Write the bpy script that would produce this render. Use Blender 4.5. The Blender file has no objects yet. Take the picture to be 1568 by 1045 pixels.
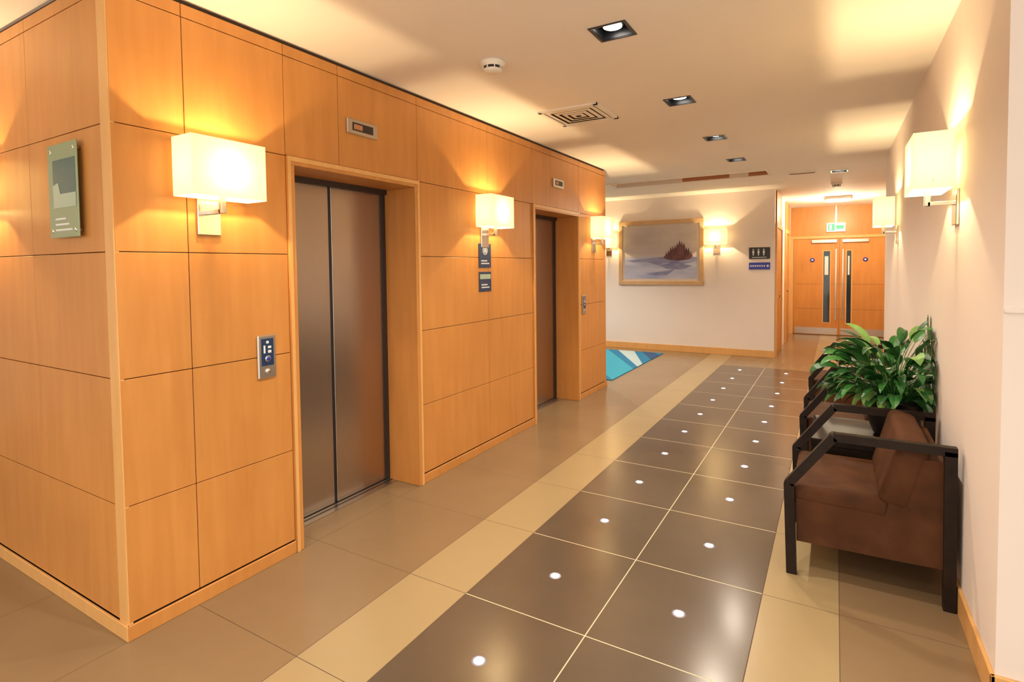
import bpy, bmesh, math, random
from mathutils import Vector, Matrix
random.seed(4)
S=bpy.context.scene
COL=S.collection
H=2.767; XW=-2.532; XR=0.4914; YC=1.106; YE=6.656; YB=9.91; XB=-0.86; YD=13.6; XR2=1.0; YP=2.44; YR=7.65

# ------------------------------------------------------------ materials
def mat(name,col,rough=.5,metal=0,spec=.5,emit=None,es=0,coat=0):
    m=bpy.data.materials.new(name);m.use_nodes=True
    b=m.node_tree.nodes['Principled BSDF']
    b.inputs['Base Color'].default_value=(*col,1);b.inputs['Roughness'].default_value=rough
    b.inputs['Metallic'].default_value=metal;b.inputs['Specular IOR Level'].default_value=spec
    b.inputs['Coat Weight'].default_value=coat;b.inputs['Coat Roughness'].default_value=.15
    if emit: b.inputs['Emission Color'].default_value=(*emit,1);b.inputs['Emission Strength'].default_value=es
    return m
def noise_mat(name,c1,c2,scale=(1,1,1),nscale=4,detail=6,rough=.4,rvar=0,metal=0,spec=.5,bump=0,coat=0,distort=0,second=None):
    m=mat(name,c1,rough,metal,spec,coat=coat);nt=m.node_tree;N=nt.nodes;L=nt.links;b=N['Principled BSDF']
    tc=N.new('ShaderNodeTexCoord');mp=N.new('ShaderNodeMapping');mp.inputs['Scale'].default_value=scale
    L.new(tc.outputs['Object'],mp.inputs['Vector'])
    n=N.new('ShaderNodeTexNoise');n.inputs['Scale'].default_value=nscale;n.inputs['Detail'].default_value=detail;n.inputs['Distortion'].default_value=distort
    L.new(mp.outputs['Vector'],n.inputs['Vector'])
    r=N.new('ShaderNodeValToRGB');r.color_ramp.elements[0].position=.25;r.color_ramp.elements[1].position=.75
    r.color_ramp.elements[0].color=(*c1,1);r.color_ramp.elements[1].color=(*c2,1)
    L.new(n.outputs['Fac'],r.inputs['Fac']);out=r.outputs['Color']
    if second:
        n2=N.new('ShaderNodeTexNoise');n2.inputs['Scale'].default_value=second[0];n2.inputs['Detail'].default_value=3
        L.new(tc.outputs['Object'],n2.inputs['Vector'])
        r2=N.new('ShaderNodeValToRGB');r2.color_ramp.elements[0].position=.25;r2.color_ramp.elements[1].position=.75
        k=second[1];r2.color_ramp.elements[0].color=(k,k,k,1);r2.color_ramp.elements[1].color=(1,1,1,1)
        L.new(n2.outputs['Fac'],r2.inputs['Fac'])
        mx=N.new('ShaderNodeMixRGB');mx.blend_type='MULTIPLY';mx.inputs['Fac'].default_value=1
        L.new(out,mx.inputs['Color1']);L.new(r2.outputs['Color'],mx.inputs['Color2']);out=mx.outputs['Color']
    L.new(out,b.inputs['Base Color'])
    if rvar:
        mr=N.new('ShaderNodeMapRange');mr.inputs['To Min'].default_value=rough-rvar;mr.inputs['To Max'].default_value=rough+rvar
        L.new(n.outputs['Fac'],mr.inputs['Value']);L.new(mr.outputs['Result'],b.inputs['Roughness'])
    if bump:
        bp=N.new('ShaderNodeBump');bp.inputs['Strength'].default_value=bump;bp.inputs['Distance'].default_value=.01
        L.new(n.outputs['Fac'],bp.inputs['Height']);L.new(bp.outputs['Normal'],b.inputs['Normal'])
    return m
WOOD=noise_mat('maple_veneer',(.58,.245,.060),(.67,.305,.082),(6,6,.6),3,8,.36,.04,spec=.4,second=(1.6,.86),distort=.4)
WOODL=noise_mat('maple_trim',(.69,.38,.125),(.77,.44,.165),(5,5,.8),4,6,.35,.03,spec=.45)
WOODF=noise_mat('picture_frame_wood',(.56,.36,.19),(.64,.43,.24),(3,3,3),4,6,.4)
DARK=mat('shadow_gap',(.05,.025,.012),.8)
WALLM=noise_mat('painted_plaster',(.83,.755,.71),(.85,.775,.73),(1,1,1),3,4,.7,spec=.25)
CEILM=noise_mat('ceiling_paint',(.89,.84,.77),(.91,.86,.79),(1,1,1),3,3,.8,spec=.2)
TILE=noise_mat('beige_porcelain',(.25,.170,.095),(.285,.198,.112),(1,1,1),1.6,4,.22,.02,spec=.5,second=(.9,.93))
TILEL=noise_mat('light_porcelain',(.37,.285,.155),(.40,.31,.17),(1,1,1),1.6,4,.22,.02,spec=.5)
TILED=noise_mat('dark_porcelain',(.108,.080,.055),(.137,.103,.073),(1,1,1),1.8,4,.20,.02,spec=.6,second=(1.1,.88))
GROUTD=mat('brown_grout',(.10,.062,.033),.8)
GROUTL=mat('cream_grout',(.66,.58,.40),.6)
STEEL=noise_mat('brushed_steel',(.475,.405,.35),(.495,.425,.37),(60,60,.5),3,2,.31,0,metal=1)
STEELD=mat('dark_steel',(.06,.045,.04),.5,.6)
CHROME=mat('chrome',(.75,.72,.68),.14,1)
SATIN=mat('satin_aluminium',(.60,.57,.53),.35,1)
def shade_mat():
    m=bpy.data.materials.new('lit_fabric_shade');m.use_nodes=True;N=m.node_tree.nodes;L=m.node_tree.links;N.clear()
    o=N.new('ShaderNodeOutputMaterial');t=N.new('ShaderNodeBsdfTranslucent');t.inputs['Color'].default_value=(.080,.068,.040,1)
    d=N.new('ShaderNodeBsdfDiffuse');d.inputs['Color'].default_value=(.5,.45,.33,1)
    e=N.new('ShaderNodeEmission');e.inputs['Color'].default_value=(1,.75,.34,1);e.inputs['Strength'].default_value=.55
    a=N.new('ShaderNodeAddShader');b=N.new('ShaderNodeAddShader')
    L.new(t.outputs[0],a.inputs[0]);L.new(d.outputs[0],a.inputs[1]);L.new(a.outputs[0],b.inputs[0]);L.new(e.outputs[0],b.inputs[1]);L.new(b.outputs[0],o.inputs[0])
    return m
SHADE=shade_mat()
BULB=mat('bulb_glow',(1,1,1),.5,emit=(1,.85,.6),es=15)
BLACK=mat('black_plastic',(.015,.015,.018),.35)
WHITEP=mat('white_plastic',(.84,.80,.72),.5)
WHITEI=mat('white_ink',(.75,.78,.80),.5)
NAVY=mat('navy_sign',(.015,.04,.11),.3)
BLUE=mat('blue_sign',(.025,.04,.42),.35)
LAMP=mat('downlight_lamp',(1,1,1),.5,emit=(1,.95,.85),es=10)
LEDM=mat('floor_led',(1,1,1),.3,emit=(.84,.87,1),es=9)
LEDH=mat('floor_led_inner_halo',(.6,.62,.7),.3,emit=(.75,.76,1),es=.8)  # inner glow ring, LED falloff put into a dim emissive disc
LEDO=mat('floor_led_outer_halo',(.30,.27,.27),.3,emit=(.75,.72,1),es=.10)  # outer glow ring, faintest step of the painted LED falloff
PANELM=mat('lit_panel',(1,1,1),.5,emit=(1,.88,.66),es=4)
ESPR=noise_mat('espresso_wood',(.012,.007,.005),(.022,.013,.009),(4,4,4),5,5,.42,spec=.22)
LEATH=noise_mat('brown_suede',(.050,.019,.008),(.115,.045,.018),(1,1,1),6,8,.75,.06,spec=.2,bump=.2)
GLASS=mat('frosted_glass_green',(.26,.36,.20),.12,spec=.8,coat=.5)
GLASS2=mat('sign_photo',(.40,.52,.42),.3)
GLASS3=mat('sign_photo_dark',(.07,.15,.15),.3)
VIS=mat('vision_glass',(.02,.035,.05),.06,spec=.7)
GREENX=mat('exit_green',(.05,.5,.15),.5,emit=(.1,.8,.3),es=.5)
EXITW=mat('exit_white',(.9,.9,.9),.5,emit=(.8,1,.85),es=1.2)
COPPER=mat('cove_copper',(.48,.22,.10),.5)
SOIL=mat('potting_soil',(.02,.012,.007),.9)
POT=mat('black_pot',(.018,.015,.014),.3)

# ------------------------------------------------------------ mesh builder
class MB:
    def __init__(s): s.v=[];s.f=[];s.m=[];s.mats=[];s.sm=[]
    def mi(s,m):
        if m not in s.mats: s.mats.append(m)
        return s.mats.index(m)
    def face(s,pts,m,smooth=False):
        b=len(s.v);s.v+= [tuple(p) for p in pts];s.f.append(tuple(range(b,b+len(pts))));s.m.append(s.mi(m));s.sm.append(smooth)
    def box(s,x0,x1,y0,y1,z0,z1,m,bev=0,M=None):
        bm=bmesh.new();bmesh.ops.create_cube(bm,size=1)
        for v in bm.verts: v.co=Vector(((x0+x1)/2+v.co.x*(x1-x0),(y0+y1)/2+v.co.y*(y1-y0),(z0+z1)/2+v.co.z*(z1-z0)))
        if bev: bmesh.ops.bevel(bm,geom=bm.edges[:],offset=bev,segments=3 if bev>.008 else 1,affect='EDGES',profile=.5)
        s.addbm(bm,m,M,bev>.008)
    def addbm(s,bm,m,M=None,smooth=False):
        b=len(s.v);bm.verts.index_update()
        for v in bm.verts: s.v.append(tuple((M@v.co) if M else v.co))
        k=s.mi(m)
        for f in bm.faces: s.f.append(tuple(b+v.index for v in f.verts));s.m.append(k);s.sm.append(smooth)
        bm.free()
    def cyl(s,c,r1,r2,h,m,axis='Z',n=28,smooth=True):
        bm=bmesh.new();bmesh.ops.create_cone(bm,cap_ends=True,segments=n,radius1=r1,radius2=r2,depth=h)
        R={'Z':Matrix(),'X':Matrix.Rotation(math.pi/2,4,'Y'),'Y':Matrix.Rotation(math.pi/2,4,'X')}[axis]
        s.addbm(bm,m,Matrix.Translation(c)@R,smooth)
    def lathe(s,c,prof,m,n=36):
        b=len(s.v);k=s.mi(m)
        for r,z in prof:
            for i in range(n):
                a=2*math.pi*i/n;s.v.append((c[0]+r*math.cos(a),c[1]+r*math.sin(a),c[2]+z))
        for j in range(len(prof)-1):
            for i in range(n):
                s.f.append((b+j*n+i,b+j*n+(i+1)%n,b+(j+1)*n+(i+1)%n,b+(j+1)*n+i));s.m.append(k);s.sm.append(True)
    def bar(s,p,q,w,d,m,side=Vector((0,1,0))):
        p=Vector(p);q=Vector(q);a=(q-p).normalized();n=a.cross(side).normalized()
        pts=[e+n*(i*w/2)+side*(j*d/2) for e in (p,q) for i,j in ((-1,-1),(1,-1),(1,1),(-1,1))]
        for f in ((0,1,2,3),(7,6,5,4),(0,4,5,1),(1,5,6,2),(2,6,7,3),(3,7,4,0)):
            s.face([pts[i] for i in f],m)
    def prism(s,pts,y0,y1,m):
        n=len(pts);s.face([(x,y0,z) for x,z in pts],m);s.face([(x,y1,z) for x,z in reversed(pts)],m)
        for i in range(n):
            (a,b),(c,d)=pts[i],pts[(i+1)%n];s.face([(a,y0,b),(a,y1,b),(c,y1,d),(c,y0,d)],m)
    def obj(s,name,parent=None,loc=None,fix=True):
        me=bpy.data.meshes.new(name);me.from_pydata(s.v,[],s.f)
        for m in s.mats: me.materials.append(m)
        me.polygons.foreach_set('material_index',s.m);me.polygons.foreach_set('use_smooth',s.sm)
        me.update()
        if fix:
            bm=bmesh.new();bm.from_mesh(me);bmesh.ops.recalc_face_normals(bm,faces=bm.faces[:]);bm.to_mesh(me);bm.free()
        o=bpy.data.objects.new(name,me);COL.objects.link(o)
        if loc: o.location=loc
        if parent: o.parent=parent
        return o
def grid_plane(mb,xs,ys,z,m,holes=(),down=False):
    xs=sorted(xs);ys=sorted(ys)
    for a,b in zip(xs,xs[1:]):
        for c,d in zip(ys,ys[1:]):
            mx,my=(a+b)/2,(c+d)/2
            if any(h[0]<mx<h[1] and h[2]<my<h[3] for h in holes): continue
            p=[(a,c,z),(b,c,z),(b,d,z),(a,d,z)]
            mb.face(p[::-1] if down else p,m)

# ------------------------------------------------------------ floor
XC=-.889;TW=.6086;TY=.6825;Y0=2.758
XD0=XC-TW;XD1=XC+TW;YDE=Y0+9*TY
F=MB()
cols=[XD0-.345-TW*1.13*k for k in range(8,-1,-1)]+[XD0,XC,XD1,XD1+.31]+[XD1+.31+TW*k for k in range(1,6)]
rows=[Y0+k*TY for k in range(-9,17)]
for i in range(len(cols)-1):
    a,b=cols[i],cols[i+1]
    for j in range(len(rows)-1):
        c,d=rows[j],rows[j+1]
        dark= XD0-.01<a and b<XD1+.01 and d<YDE+.01
        strip=(abs(b-XD0)<.01 or abs(a-XD1)<.01)
        m=TILED if dark else (TILEL if strip else TILE)
        gg=.0026 if dark else .0016; gm=GROUTL if dark else GROUTD
        F.face([(a+gg,c+gg,0),(b-gg,c+gg,0),(b-gg,d-gg,0),(a+gg,d-gg,0)],m)
        F.face([(a,c,0),(b,c,0),(b-gg,c+gg,0),(a+gg,c+gg,0)],gm)
        F.face([(b,c,0),(b,d,0),(b-gg,d-gg,0),(b-gg,c+gg,0)],gm if not(dark and abs(b-XD1)<.01) else GROUTD)
        F.face([(b,d,0),(a,d,0),(a+gg,d-gg,0),(b-gg,d-gg,0)],gm)
        F.face([(a,d,0),(a,c,0),(a+gg,c+gg,0),(a+gg,d-gg,0)],gm if not(dark and abs(a-XD0)<.01) else GROUTD)
F.obj('floor')
X0F,X1F,Y0F,Y1F=cols[0],cols[-1],rows[0],rows[-1]
Lm=MB()
for k in range(-3,10):
    for sx in (-.5,.5):
        x=XC+sx*TW;y=Y0+(k-.5)*TY
        Lm.cyl((x,y,0),.030,.030,.002,LEDO);Lm.cyl((x,y,0),.0225,.0225,.004,LEDH)
        Lm.box(x-.0155,x+.0155,y-.0155,y+.0155,0,.003,LEDM)
Lm.obj('floor_led_lights')

# ------------------------------------------------------------ ceiling with real recesses
dl=[(-1.01,y) for y in (-1.4,0.0,1.38,2.77,4.19,5.59,6.88)]+[(.03,8.49)]
dl_fill=[(-3.6,7.9),(-5.2,8.6)]  # unseen extra downlights, added to brighten the back wall and side lobby
hs=.085
holes=[(x-hs,x+hs,y-hs,y+hs) for x,y in dl+dl_fill]
slot=(-2.95,-.80,7.84,8.26);holes.append(slot)
C=MB()
xs=[X0F,X1F]+[e for h in holes for e in h[:2]];ys=[Y0F,Y1F]+[e for h in holes for e in h[2:]]
grid_plane(C,set(xs),set(ys),H,CEILM,holes,True)
a,b,c,d=slot
for p,q,mm in (((a,c),(b,c),CEILM),((b,c),(b,d),CEILM),((b,d),(-1.05,d),COPPER),((-1.05,d),(-1.30,d),CEILM),((-1.30,d),(-1.95,d),COPPER),((-1.95,d),(a,d),CEILM),((a,d),(a,c),CEILM)):
    C.face([(p[0],p[1],H),(q[0],q[1],H),(q[0],q[1],H+.20),(p[0],p[1],H+.20)],mm)
C.face([(a,c,H+.20),(b,c,H+.20),(b,d,H+.20),(a,d,H+.20)],COPPER)
C.obj('ceiling',fix=False)
m=MB()
m.box(slot[0]-.03,slot[1]+.03,slot[3],slot[3]+.03,H-.012,H,CEILM);m.box(slot[0]-.03,slot[1]+.03,slot[2]-.03,slot[2],H-.012,H,CEILM)
m.obj('trim_ceiling_slot')
def downlight(x,y,power=70):
    m=MB();z=H
    m.box(-hs,hs,-hs,-hs+.004,0,.10,BLACK);m.box(-hs,hs,hs-.004,hs,0,.10,BLACK)
    m.box(-hs,-hs+.004,-hs,hs,0,.10,BLACK);m.box(hs-.004,hs,-hs,hs,0,.10,BLACK)
    m.box(-hs,hs,-hs,hs,.10,.104,BLACK)
    t=.014
    m.box(-hs-t,hs+t,-hs-t,-hs,-.004,0,BLACK);m.box(-hs-t,hs+t,hs,hs+t,-.004,0,BLACK)
    m.box(-hs-t,-hs,-hs,hs,-.004,0,BLACK);m.box(hs,hs+t,-hs,hs,-.004,0,BLACK)
    m.cyl((0,0,.055),.056,.050,.05,SATIN);m.cyl((0,0,.027),.048,.048,.008,LAMP)
    o=m.obj('recessed_downlight',loc=(x,y,z))
    l=bpy.data.lights.new('spot',type='SPOT');l.energy=power;l.color=(1,.87,.70);l.spot_size=math.radians(140);l.spot_blend=.9;l.shadow_soft_size=.04
    lo=bpy.data.objects.new('downlight_beam',l);COL.objects.link(lo);lo.parent=o;lo.location=(0,0,-.01)
for x,y in dl: downlight(x,y)
for x,y in dl_fill: downlight(x,y,150)

def smoke(x,y,s=1):
    m=MB();m.lathe((0,0,0),[(0,0),(.062*s,0),(.062*s,-.012),(.05*s,-.022),(.05*s,-.03)],WHITEP)
    m.lathe((0,0,0),[(.044*s,-.03),(.044*s,-.045)],BLACK);m.lathe((0,0,0),[(.05*s,-.03),(.044*s,-.03)],WHITEP)
    m.lathe((0,0,0),[(0,-.062),(.03*s,-.062),(.046*s,-.052),(.046*s,-.044),(0,-.044)],WHITEP)
    for k in range(8):
        a=k*math.pi/4;m.box(-.003,.003,.044*s,.049*s,-.046,-.028,WHITEP,M=Matrix.Rotation(a,4,'Z'))
    m.obj('smoke_detector',loc=(x,y,H))
smoke(-1.77,2.80,1.2);smoke(0.0,9.75,1.2)
m=MB();s=.215
for k in range(4):
    a=s-.012-k*.050;b=a-.032
    for R in range(4):
        M=Matrix.Rotation(R*math.pi/2,4,'Z')
        p=[(-a,-a,-.010),(a,-a,-.010),(b,-b,-.013),(-b,-b,-.013)]
        m.face([M@Vector(v) for v in p],WHITEP)
m.box(-s,s,-s,s,-.006,-.001,STEELD)
for R in range(4):
    M=Matrix.Rotation(R*math.pi/2,4,'Z');m.box(-s-.03,s+.03,-s-.03,-s+.001,-.014,0,WHITEP,M=M)
m.obj('ceiling_air_vent',loc=(-1.79,4.12,H),fix=False)
m=MB();m.box(-.17,.17,-.04,.04,-.008,0,WHITEP)
for k in range(5): m.box(-.15,.15,-.03+k*.013,-.024+k*.013,-.010,-.007,BLACK)
m.obj('linear_air_vent',loc=(-.40,8.38,H))
m=MB();m.lathe((0,0,0),[(0,-.012),(.07,-.012),(.085,0)],WHITEP);m.obj('ceiling_speaker',loc=(-.9,6.2,H))

# ------------------------------------------------------------ wood clad lift core
DX=.30
lifts=[(1.93,3.005),(4.69,5.80)]
W=MB();T=.018
XB0=-7.4
ys=[YC+T,lifts[0][0],lifts[0][1],lifts[1][0],lifts[1][1],YE-T]
W.box(XB0,XW-DX-.02,YC+T,YE-T,0,H,DARK)
for a,b in ((ys[0],ys[1]),(ys[2],ys[3]),(ys[4],ys[5])): W.box(XW-DX-.03,XW-T,a,b,0,H,DARK)
for a,b in lifts: W.box(XW-DX-.03,XW-T,a,b,2.158,H,DARK)
zs=[.07,.565,1.10,1.63,2.157,2.685,H-.022];G=.0035
def fpanel(y0,y1,z0,z1,mm=WOOD): W.box(XW-T,XW,y0+G/2,y1-G/2,z0+G/2,z1-G/2,mm,bev=.0015)
for a,b in ((YC+.002,1.405),(1.405,1.93),(3.005,3.90),(3.90,4.69),(5.80,YE-.002)):
    for z0,z1 in zip(zs,zs[1:]): fpanel(a,b,z0,z1)
for a,b in ((1.93,2.30),(2.30,3.005),(4.69,5.08),(5.08,5.80)):
    fpanel(a,b,2.16,2.685);fpanel(a,b,2.685,H-.022)
xs=[XW-.075-.71*k for k in range(0,7)]
for a,b in zip(xs[1:],xs):
    for z0,z1 in zip(zs,zs[1:]): W.box(a+G/2,b-G/2,YC,YC+T,z0+G/2,z1-G/2,WOOD,bev=.0015)
W.box(XW-.073,XW-.001,YC-.001,YC+T,0.0,H-.022,WOODL)
for a,b in zip(xs[1:],[XW-.02]+xs[1:]):
    for z0,z1 in zip(zs,zs[1:]): W.box(a+G/2,b-G/2,YE-T,YE,z0+G/2,z1-G/2,WOOD,bev=.0015)
W.obj('wall_lift_core')
B=MB()
for a,b in ((YC-.008,1.93),(3.005,4.69),(5.80,YE+.008)): B.box(XW-.002,XW+.010,a,b,0,.065,WOOD,bev=.002)
B.box(XB0,XW+.008,YC-.010,YC+.001,0,.065,WOODL,bev=.002)
B.box(XB0,XW+.008,YE-.001,YE+.010,0,.065,WOODL,bev=.002)
B.obj('baseboard_lift_core')

def lift(y0,y1,top=2.11):
    m=MB();fw=.045;yc=(y0+y1)/2;x=XW
    for a,b in ((y0+.001,y0+fw),(y1-fw,y1-.001)):
        m.box(x-.30,x+.014,a,b,0.001,top,WOOD,bev=.002)
    m.box(x-.30,x+.014,y0+.001,y1-.001,top,top+.047,WOOD,bev=.002)
    for a,b in ((y0+.001,y0+fw*.45),(y1-fw*.45,y1-.001)): m.box(x+.0142,x+.017,a,b,.001,top+.02,WOODL)
    m.box(x+.0142,x+.017,y0+.001,y1-.001,top+.0205,top+.046,WOODL)
    a,b=y0+fw,y1-fw
    m.box(x-.315,x-.27,a,a+.03,0.001,top,STEELD);m.box(x-.315,x-.27,b-.03,b,0.001,top,STEELD)
    m.box(x-.315,x-.25,a,b,top-.035,top,STEELD)
    m.box(x-.30,x-.285,a+.02,yc-.012,.012,top-.03,STEEL,bev=.002)
    m.box(x-.30,x-.285,yc+.012,b-.02,.012,top-.03,STEEL,bev=.002)
    m.box(x-.31,x-.296,yc-.013,yc+.013,.012,top-.03,BLACK)
    m.box(x-.31,x-.20,a,b,.0012,.006,SATIN)
    for k in range(2): m.box(x-.295+.04*k,x-.285+.04*k,a,b,.006,.0075,BLACK)
    m.obj('lift_entrance')
for a,b in lifts: lift(a,b)

def call_panel(y,z,w=.105,h=.225):
    m=MB();x=XW+.0005
    m.box(x,x+.014,y-w/2,y+w/2,z-h/2,z+h/2,SATIN,bev=.006)
    m.box(x+.014,x+.016,y-w*.33,y+w*.33,z-h*.20,z+h*.42,NAVY)
    m.cyl((x+.017,y,z-h*.04),.016,.016,.006,CHROME,'X');m.cyl((x+.0205,y,z-h*.04),.011,.011,.002,BLUE,'X')
    m.box(x+.016,x+.0165,y-w*.22,y-w*.12,z+.02,z+.06,WHITEI);m.box(x+.016,x+.0165,y+.002,y+w*.2,z+.02,z+.034,WHITEI);m.box(x+.016,x+.0165,y+.002,y+w*.2,z+.044,z+.056,WHITEI)
    m.cyl((x+.016,y,z+.075),.008,.008,.003,WHITEI,'X');m.cyl((x+.016,y,z-h*.33),.014,.014,.006,CHROME,'X')
    m.obj('lift_call_panel')
call_panel(1.78,1.10);call_panel(5.93,1.10,.10,.22)
def indicator(y,z):
    m=MB();x=XW+.0005
    m.box(x,x+.016,y-.125,y+.125,z-.045,z+.045,SATIN,bev=.004);m.box(x+.016,x+.018,y-.085,y+.085,z-.024,z+.024,STEELD)
    m.box(x+.018,x+.0185,y-.075,y-.005,z-.016,z+.014,COPPER)
    m.obj('lift_floor_indicator')
indicator(2.48,2.41);indicator(5.26,2.42)
def wsign(z0,z1,top=False):
    m=MB();x=XW+.0005;a,b=3.755,3.935
    m.box(x,x+.006,a,b,z0,z1,NAVY,bev=.001)
    if top:
        for k in range(24):
            t=k*math.pi/12;cy_,cz=(a+b)/2+.033*math.cos(t),z1-.055+.033*math.sin(t);m.box(x+.006,x+.0066,cy_-.005,cy_+.005,cz-.005,cz+.005,WHITEI)
        m.box(x+.006,x+.0066,a+.07,b-.07,z1-.075,z1-.035,WHITEI)
    else: m.box(x+.006,x+.0066,a+.01,b-.01,z1-.06,z1-.02,GLASS2)
    for k in range(2): m.box(x+.006,x+.0066,a+.03,b-.03-.03*k,z0+.03+.022*k,z0+.040+.022*k,WHITEI)
    m.obj('lift_information_sign')
wsign(1.545,1.745,True);wsign(1.345,1.51)
# glass sign on left face
m=MB();x0,x1,z0,z1=-3.045,-2.765,1.70,2.11
m.box(x0,x1,YC-.026,YC-.020,z0,z1,GLASS,bev=.002)
y_=YC-.026
m.box(x0+.05,x1-.015,y_-.0010,y_,z0+.13,z1-.07,GLASS3)
m.box(x0+.05,x1-.015,y_-.0015,y_-.0010,z0+.13,z0+.19,GLASS2)
m.face([(x0+.05,y_-.0017,z0+.19),(x0+.12,y_-.0017,z0+.19),(x0+.10,y_-.0017,z0+.24),(x0+.05,y_-.0017,z0+.23)],GLASS2)
for k in range(3): m.box(x0+.06,x1-.06-.03*k,y_-.001,y_,z0+.03+.024*k,z0+.038+.024*k,WHITEI)
for x in (x0+.03,x1-.03):
    for z in (z0+.03,z1-.03): m.cyl((x,YC-.014,z),.009,.009,.026,CHROME,'Y',16)
m.obj('glass_wall_sign')

# ------------------------------------------------------------ sconces
def sconce(loc,rot,power=19):
    m=MB();w,d0,d1,hh=.175,.04,.19,.128
    q=[(-w,-d1),(w,-d1),(w,-d0),(-w,-d0)]
    for i in range(4):
        (a,b),(c,d)=q[i],q[(i+1)%4];m.face([(a,b,-hh),(c,d,-hh),(c,d,hh),(a,b,hh)],SHADE)
    m.box(-.055,.055,-.014,-.0005,-.29,-.12,CHROME,bev=.003)
    m.box(-.012,.012,-.115,-.012,-.195,-.175,SATIN,bev=.002)
    m.box(-.012,.012,-.127,-.103,-.195,-.10,SATIN,bev=.002)
    m.cyl((0,-.115,-.08),.018,.018,.04,WHITEP);m.cyl((0,-.115,-.045),.016,.014,.03,BULB)
    for x in (-1,1): m.box(min(0,x*w),max(0,x*w),-.117,-.113,-.09,-.086,CHROME)
    o=m.obj('wall_sconce',loc=loc);o.rotation_euler=(0,0,rot)
    l=bpy.data.lights.new('sconce_bulb',type='POINT');l.energy=power;l.color=(1,.735,.40);l.shadow_soft_size=.014
    lo=bpy.data.objects.new('sconce_bulb',l);COL.objects.link(lo);lo.parent=o;lo.location=(0,-.115,-.005)
    return o
ZS=2.003
for y in (1.50,3.84,6.24): sconce((XW,y,ZS),math.pi/2)
for y in (3.30,6.15): sconce((XR,y,ZS+.01),-math.pi/2)
sconce((-3.88,YC,ZS),0);sconce((-5.6,YC,ZS),0)
for x in (-1.76,-3.70): sconce((x,YB,ZS+.02),0)

# ------------------------------------------------------------ plaster walls
def wall(name,*boxes,mm=WALLM):
    m=MB()
    for b in boxes: m.box(*b,mm)
    return m.obj(name)
wall('wall_right',(XR,X1F,YP,YR,0,H))
wall('wall_back',(X0F,XB,YB,Y1F,0,H))
wall('wall_corridor_right',(XR2,X1F,YR+.002,Y1F,0,H))
wall('wall_left',(X0F-.1,X0F,Y0F,Y1F,0,H))
wall('wall_corridor_end',(XB,XR2,YD,Y1F,0,H),mm=WOOD)
m=MB()
m.box(XR-.014,XR,YP-.014,YR,0,.115,WOODL,bev=.003);m.box(XR-.014,X1F,YP-.014,YP,0,.115,WOODL,bev=.003);m.obj('baseboard_right')
m=MB();m.box(X0F,XB+.014,YB-.014,YB,0,.115,WOODL,bev=.003);m.obj('baseboard_back')
m=MB();m.box(XR+.0,X1F,YP-.010,YP,1.375,1.39,WALLM,bev=.002);m.obj('trim_dado')
def side_door(name,x,sgn,y0,y1):
    m=MB();fw=.07;x+=sgn*.001
    m.box(min(x,x+sgn*.03),max(x,x+sgn*.03),y0,y0+fw,0.001,2.15,WOODL,bev=.002);m.box(min(x,x+sgn*.03),max(x,x+sgn*.03),y1-fw,y1,0.001,2.15,WOODL,bev=.002)
    m.box(min(x,x+sgn*.03),max(x,x+sgn*.03),y0,y1,2.15,2.22,WOODL,bev=.002)
    m.box(min(x,x+sgn*.012),max(x,x+sgn*.012),y0+fw,y1-fw,0.005,2.15,WOOD)
    m.box(min(x,x+sgn*.02),max(x,x+sgn*.02),y0+fw,y1-fw,2.22,H-.01,WOOD)
    m.box(min(x+sgn*.012,x+sgn*.06),max(x+sgn*.012,x+sgn*.06),y0+.12,y0+.14,1.0,1.02,CHROME);m.box(min(x+sgn*.045,x+sgn*.06),max(x+sgn*.045,x+sgn*.06),y0+.12,y0+.25,1.0,1.02,CHROME)
    m.obj(name)
side_door('door_1',XB,1,10.0,11.1);side_door('door_2',XB,1,11.9,13.0)
side_door('door_3',XR2,-1,9.3,10.4);side_door('door_4',XR2,-1,11.5,12.6)
m=MB();y=YD-.001
cx=.07
m.box(XB+.001,XR2-.001,y-.05,y,2.08,2.14,WOODL,bev=.003)
m.box(XB+.001,XB+.06,y-.05,y,0.001,2.08,WOODL);m.box(XR2-.06,XR2-.001,y-.05,y,0.001,2.08,WOODL)
for s in (-1,1):
    a,b=(XB+.064,cx-.003) if s<0 else (cx+.003,XR2-.064)
    m.box(a,b,y-.035,y,.008,2.076,WOOD,bev=.002)
    m.box(a+.03,b-.03,y-.038,y-.035,.02,.16,SATIN)
    i,j=(b-.29,b-.17) if s<0 else (a+.13,a+.21)
    m.box(i-.02,j+.02,y-.042,y-.035,.26,1.83,WOODL);m.box(i,j,y-.044,y-.042,.28,1.81,VIS)
    hx=b-.06 if s<0 else a+.06
    m.box(hx-.012,hx+.012,y-.10,y-.08,.35,1.85,CHROME,bev=.003)
    for z in (.45,1.75): m.box(hx-.01,hx+.01,y-.085,y-.035,z,z+.02,CHROME)
    m.cyl(((a+b)/2+s*.05-.02,y-.037,1.62),.045,.045,.006,BLUE,'Y');m.cyl(((a+b)/2+s*.05-.02,y-.041,1.62),.02,.02,.003,WHITEI,'Y')
    m.box(a+.35 if s<0 else a+.05,b-.05 if s<0 else b-.35,y-.09,y-.035,1.99,2.05,SATIN)
    m.box(i+.02,j-.03,y-.0455,y-.044,1.3,1.7,WHITEI)  # pale upright strip on the vision glass, not lettering
for z in (.565,1.10): m.box(XB+.1,XR2-.1,y-.0365,y-.0345,z,z+.004,DARK)
m.obj('double_door')
m=MB();m.box(-.17,.17,YD-.10,YD-.05,2.22,2.40,EXITW,bev=.003);m.box(-.15,-.02,YD-.103,YD-.10,2.24,2.38,GREENX)
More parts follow.
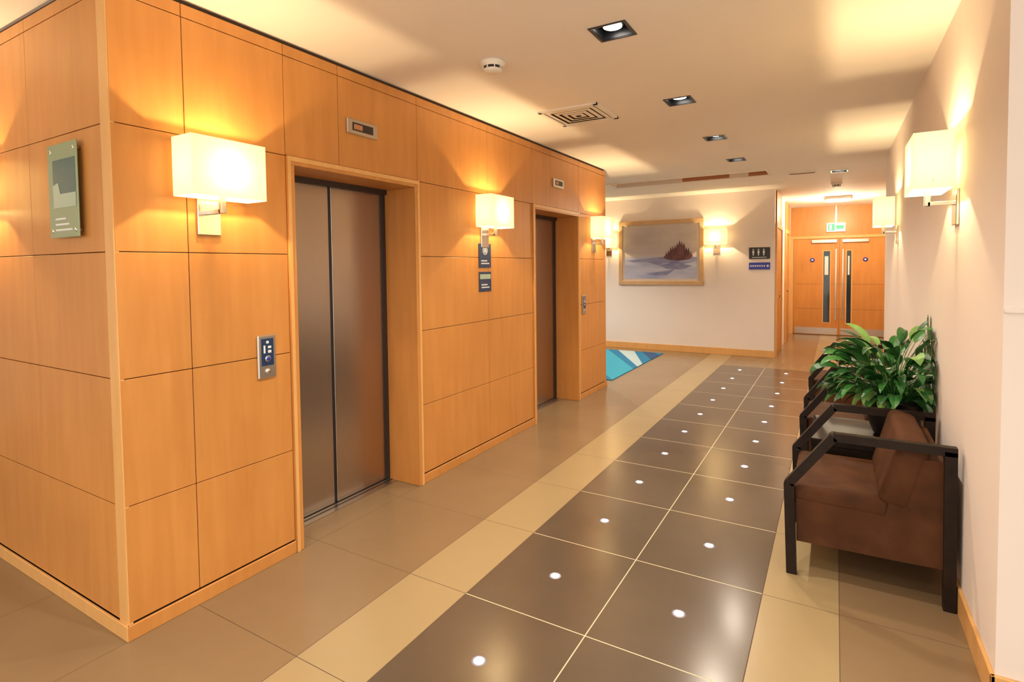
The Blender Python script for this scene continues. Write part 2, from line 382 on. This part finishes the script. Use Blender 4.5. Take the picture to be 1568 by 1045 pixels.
m.box(.0,.14,YD-.103,YD-.10,2.27,2.35,GREENX);m.box(-.12,-.08,YD-.105,YD-.103,2.26,2.36,EXITW);m.box(-.01,.01,YD-.08,YD-.06,2.39,H,CHROME)
m.obj('exit_sign')
m=MB();m.box(-.2,.2,-.3,.3,-.05,0,WHITEP,bev=.006);m.box(-.17,.17,-.27,.27,-.054,-.049,PANELM)
o=m.obj('corridor_ceiling_light',loc=(.03,11.9,H))
l=bpy.data.lights.new('corridor_glow',type='POINT');l.energy=68;l.color=(1,.86,.60);l.shadow_soft_size=.12
lo=bpy.data.objects.new('corridor_glow',l);COL.objects.link(lo);lo.parent=o;lo.location=(0,0,-.20)

# ------------------------------------------------------------ painting
SKYM=noise_mat('painting_sky',(.46,.42,.44),(.66,.60,.56),(1,1,3),1.5,5,.35)
LAKE=noise_mat('painting_lake',(.26,.31,.54),(.60,.62,.74),(1,1,5),2,5,.35)
TREE=noise_mat('painting_trees',(.05,.025,.04),(.20,.09,.10),(4,1,2),3,5,.4)
SHORE=noise_mat('painting_shore',(.15,.17,.36),(.34,.36,.56),(2,1,6),3,5,.4)
MATB=mat('painting_silver_edge',(.66,.61,.55),.4,.2)
m=MB();x0,x1,z0,z1=-3.50,-1.97,1.19,2.36;y=YB-.002
fw=.075
m.box(x0,x1,y-.035,y,z1-fw,z1,WOODF,bev=.006);m.box(x0,x1,y-.035,y,z0,z0+fw,WOODF,bev=.006)
m.box(x0,x0+fw,y-.0345,y,z0+.02,z1-.02,WOODF,bev=.006);m.box(x1-fw,x1,y-.0345,y,z0+.02,z1-.02,WOODF,bev=.006)
m.box(x0+fw-.01,x1-fw+.01,y-.018,y,z0+fw-.01,z1-fw+.01,MATB)
a,b,c,d=x0+fw+.04,x1-fw-.04,z0+fw+.04,z1-fw-.04
yy=y-.0195;zh=c+(d-c)*.42
m.face([(a,yy,zh),(b,yy,zh),(b,yy,d),(a,yy,d)],SKYM);m.face([(a,yy,c),(b,yy,c),(b,yy,zh),(a,yy,zh)],LAKE)
def blob(pts,mm,dy): m.face([(a+(b-a)*u,yy-dy,c+(d-c)*v) for u,v in pts],mm)
blob([(0,.36),(.25,.38),(.5,.41),(.75,.43),(1,.40),(1,.33),(.8,.27),(.6,.30),(.45,.27),(.3,.33),(.12,.32)],SHORE,.0008)
blob([(.30,.10),(.55,.14),(.72,.19),(.6,.06),(.42,.05)],SHORE,.0008)
blob([(.45,.27),(.72,.30),(.95,.24),(.8,.17),(.6,.19)],SHORE,.0009)
pts=[(.55,.40)];
for k in range(12):
    u=.58+k*.030;hgt=.52+.15*math.sin(k/11*math.pi)+random.uniform(-.04,.05)
    pts+=[(u,hgt-.05),(u+.010,hgt+.02),(u+.022,hgt-.04)]
pts+=[(.95,.42),(.9,.36),(.75,.34),(.62,.36)]
blob(pts,TREE,.0014)
m.obj('framed_landscape_painting',fix=False)
m=MB();m.box(-1.245,-.925,YB-.010,YB-.0005,1.635,1.825,BLACK,bev=.001)
for x in (-1.18,-1.10,-1.02):
    m.cyl((x,YB-.011,1.79),.012,.012,.002,WHITEI,'Y',12);m.box(x-.014,x+.014,YB-.012,YB-.010,1.725,1.772,WHITEI);m.box(x-.008,x+.008,YB-.012,YB-.010,1.69,1.725,WHITEI)
m.box(-1.2,-.98,YB-.012,YB-.010,1.655,1.665,WHITEI);m.obj('washroom_sign')
m=MB();m.box(-1.245,-.925,YB-.010,YB-.0005,1.46,1.575,BLUE,bev=.001)
for k in range(7): m.box(-1.225+k*.034,-1.203+k*.034,YB-.012,YB-.010,1.505,1.53,WHITEI)
m.box(-.975,-.945,YB-.012,YB-.010,1.50,1.535,WHITEI);m.obj('direction_sign')

# ------------------------------------------------------------ rug
R1=mat('rug_blue',(.01,.18,.38),.9);R2=mat('rug_turquoise',(.03,.34,.52),.9);R3=mat('rug_pale',(.42,.56,.62),.9);R4=mat('rug_navy',(.02,.08,.22),.9)
m=MB();a,b,c,d=-5.2,-2.58,7.0,9.55
m.box(a,b,c,d,.0005,.010,R1)
def rp(pts,mm,dz=.0): m.face([(x,y,.0108+dz) for x,y in pts],mm)
rp([(b,c+.02),(b,7.9),(-3.6,9.55),(-4.5,9.55)],R2);rp([(b,8.1),(b,8.35),(-3.1,9.55),(-3.4,9.55)],R3)
rp([(b,8.8),(b,9.3),(-2.75,9.55),(-2.95,9.55)],R4);rp([(-3.2,c),(-2.9,c),(-4.9,9.55),(-5.2,9.55)],R3,.0003)
m.obj('area_rug',fix=False)

# ------------------------------------------------------------ armchairs
def armchair(y0,y1):
    m=MB();w=.046;d=.04
    for y in (y0+d/2,y1-d/2):
        P=[(-.175,y,.0),(-.190,y,.455),(.0,y,.715),(.445,y,.715),(.450,y,.0)]
        m.bar(P[0],P[1],w,d,ESPR);m.bar(P[1],P[2],w*.9,d,ESPR);m.bar(P[2],(.468,y,.715),w*.85,d,ESPR);m.bar(P[3],P[4],w,d,ESPR)
        for q in (P[1],P[2]): m.cyl(q,w*.46,w*.46,d*.98,ESPR,'Y',16)
    a,b=y0+d*.6,y1-d*.6
    m.prism([(-.155,.165),(.27,.170),(.43,.175),(.43,.66),(.27,.66),(.21,.37),(-.16,.38)],a,b,LEATH)
    m.box(-.178,.235,a+.004,b-.004,.345,.445,LEATH,bev=.028)
    M=Matrix.Translation((.21,0,.43))@Matrix.Rotation(math.radians(15),4,'Y')@Matrix.Translation((-.21,0,-.43))
    m.box(.18,.31,a-.004,b+.004,.42,.755,LEATH,bev=.035,M=M)
    m.obj('armchair')
armchair(3.01,3.68);armchair(4.40,5.05);armchair(5.90,6.55)
m=MB();a,b,c,d=-.12,.45,3.74,4.33
m.box(a,b,c,d,.455,.495,ESPR,bev=.004)
for x in (a+.025,b-.025):
    for y in (c+.025,d-.025): m.box(x-.022,x+.022,y-.022,y+.022,0,.456,ESPR,bev=.003)
m.box(a+.03,b-.03,c+.01,c+.03,.40,.456,ESPR);m.box(a+.03,b-.03,d-.03,d-.01,.40,.456,ESPR)
m.obj('side_table')
# ------------------------------------------------------------ plant
px,py,pz=.31,4.04,.4962
m=MB()
m.lathe((px,py,pz),[(0,0),(.085,0),(.10,.01),(.145,.13),(.16,.21),(.166,.215),(.166,.235),(.150,.235),(.146,.20),(0,.20)],POT)
m.lathe((px,py,pz+.205),[(0,.004),(.08,.008),(.145,.0)],SOIL)
def leafmat(n,c1,c2): return noise_mat(n,c1,c2,(3,3,3),6,4,.36,spec=.5)
LG=[leafmat('leaf_deep',(.012,.065,.016),(.025,.12,.024)),leafmat('leaf_mid',(.025,.14,.028),(.06,.23,.05)),leafmat('leaf_bright',(.14,.35,.08),(.27,.48,.14))]
XMAX=XR-.012
def P3(v): return (min(v.x,XMAX-.004*random.random()),min(max(v.y,3.70),4.385),v.z)
def leaf(base,az,elev,stem,ln,wd,droop,mm):
    d=Vector((math.cos(az),math.sin(az),0));p=base.copy();e=elev;n=7
    pts=[p.copy()]
    for k in range(5):
        p=p+(d*math.cos(e)+Vector((0,0,1))*math.sin(e))*stem/5;e-=droop*.08;pts.append(p.copy())
    sd=Vector((-d.y,d.x,0));r=.0028
    for u,v in zip(pts,pts[1:]):
        m.face([P3(u-sd*r),P3(u+sd*r),P3(v+sd*r),P3(v-sd*r)],LG[1],True)
        up=Vector((0,0,r));m.face([P3(u-up),P3(u+up),P3(v+up),P3(v-up)],LG[1],True)
    rows=[];tw=random.uniform(-.6,.6)
    for k in range(n+1):
        t=k/n;ww=wd*math.sin(math.pi*t**.8)**.75 if 0<t<1 else .0008
        dirv=d*math.cos(e)+Vector((0,0,1))*math.sin(e);up=sd.cross(dirv).normalized()*-1
        s2=(sd*math.cos(tw)+up*math.sin(tw));fold=up*ww*.25
        rows.append([P3(p-s2*ww+fold),P3(p),P3(p+s2*ww+fold)])
        p=p+dirv*ln/n;e-=droop*(.08+.15*t)
    for a_,b_ in zip(rows,rows[1:]):
        m.face([a_[0],a_[1],b_[1],b_[0]],mm,True);m.face([a_[1],a_[2],b_[2],b_[1]],mm,True)
for i in range(220):
    az=random.uniform(0,2*math.pi);t=random.random()
    sy=abs(math.sin(az))
    elev=math.radians(32+56*t+ (8 if sy>.6 and t<.6 else 0));r0=random.uniform(0,.11)
    base=Vector((px+r0*math.cos(az),py+r0*math.sin(az),pz+.205))
    sh=(.74 if math.cos(az)<0 else .92)*(1-.16*sy)
    stem=(random.uniform(.09,.20)+.34*t)*sh;ln=random.uniform(.17,.25)*sh**.5
    leaf(base,az+random.uniform(-.3,.3),elev,stem,ln,random.uniform(.022,.036),random.uniform(1.0,2.1),random.choice([LG[0],LG[0],LG[1],LG[1],LG[1],LG[2]]))
m.obj('potted_plant',fix=False)

# ------------------------------------------------------------ world + camera
w=bpy.data.worlds.new('lobby_ambient_fill');S.world=w;w.use_nodes=True  # warm ambient fill added through the open end behind the camera
w.node_tree.nodes['Background'].inputs[0].default_value=(1,.89,.76,1);w.node_tree.nodes['Background'].inputs[1].default_value=1.5
f,cy,th,ph,ro,h=839.94,441.53,.5330,.0389,-.0112,1.55
Fv=Vector((-math.sin(th)*math.cos(ph),math.cos(th)*math.cos(ph),-math.sin(ph)))
R0=Vector((math.cos(th),math.sin(th),0));U0=R0.cross(Fv)
Rv=R0*math.cos(ro)+U0*math.sin(ro);Uv=U0*math.cos(ro)-R0*math.sin(ro)
cam=bpy.data.cameras.new('camera');co=bpy.data.objects.new('camera',cam);COL.objects.link(co)
Mx=Matrix((Rv,Uv,-Fv)).transposed().to_4x4();Mx.translation=(0,0,h);co.matrix_world=Mx
cam.sensor_width=36;cam.lens=f/1568*36;cam.shift_y=-(522.67-cy)/1568;cam.clip_start=.05
S.camera=co
S.view_settings.view_transform='Standard';S.view_settings.look='None';S.view_settings.exposure=.42
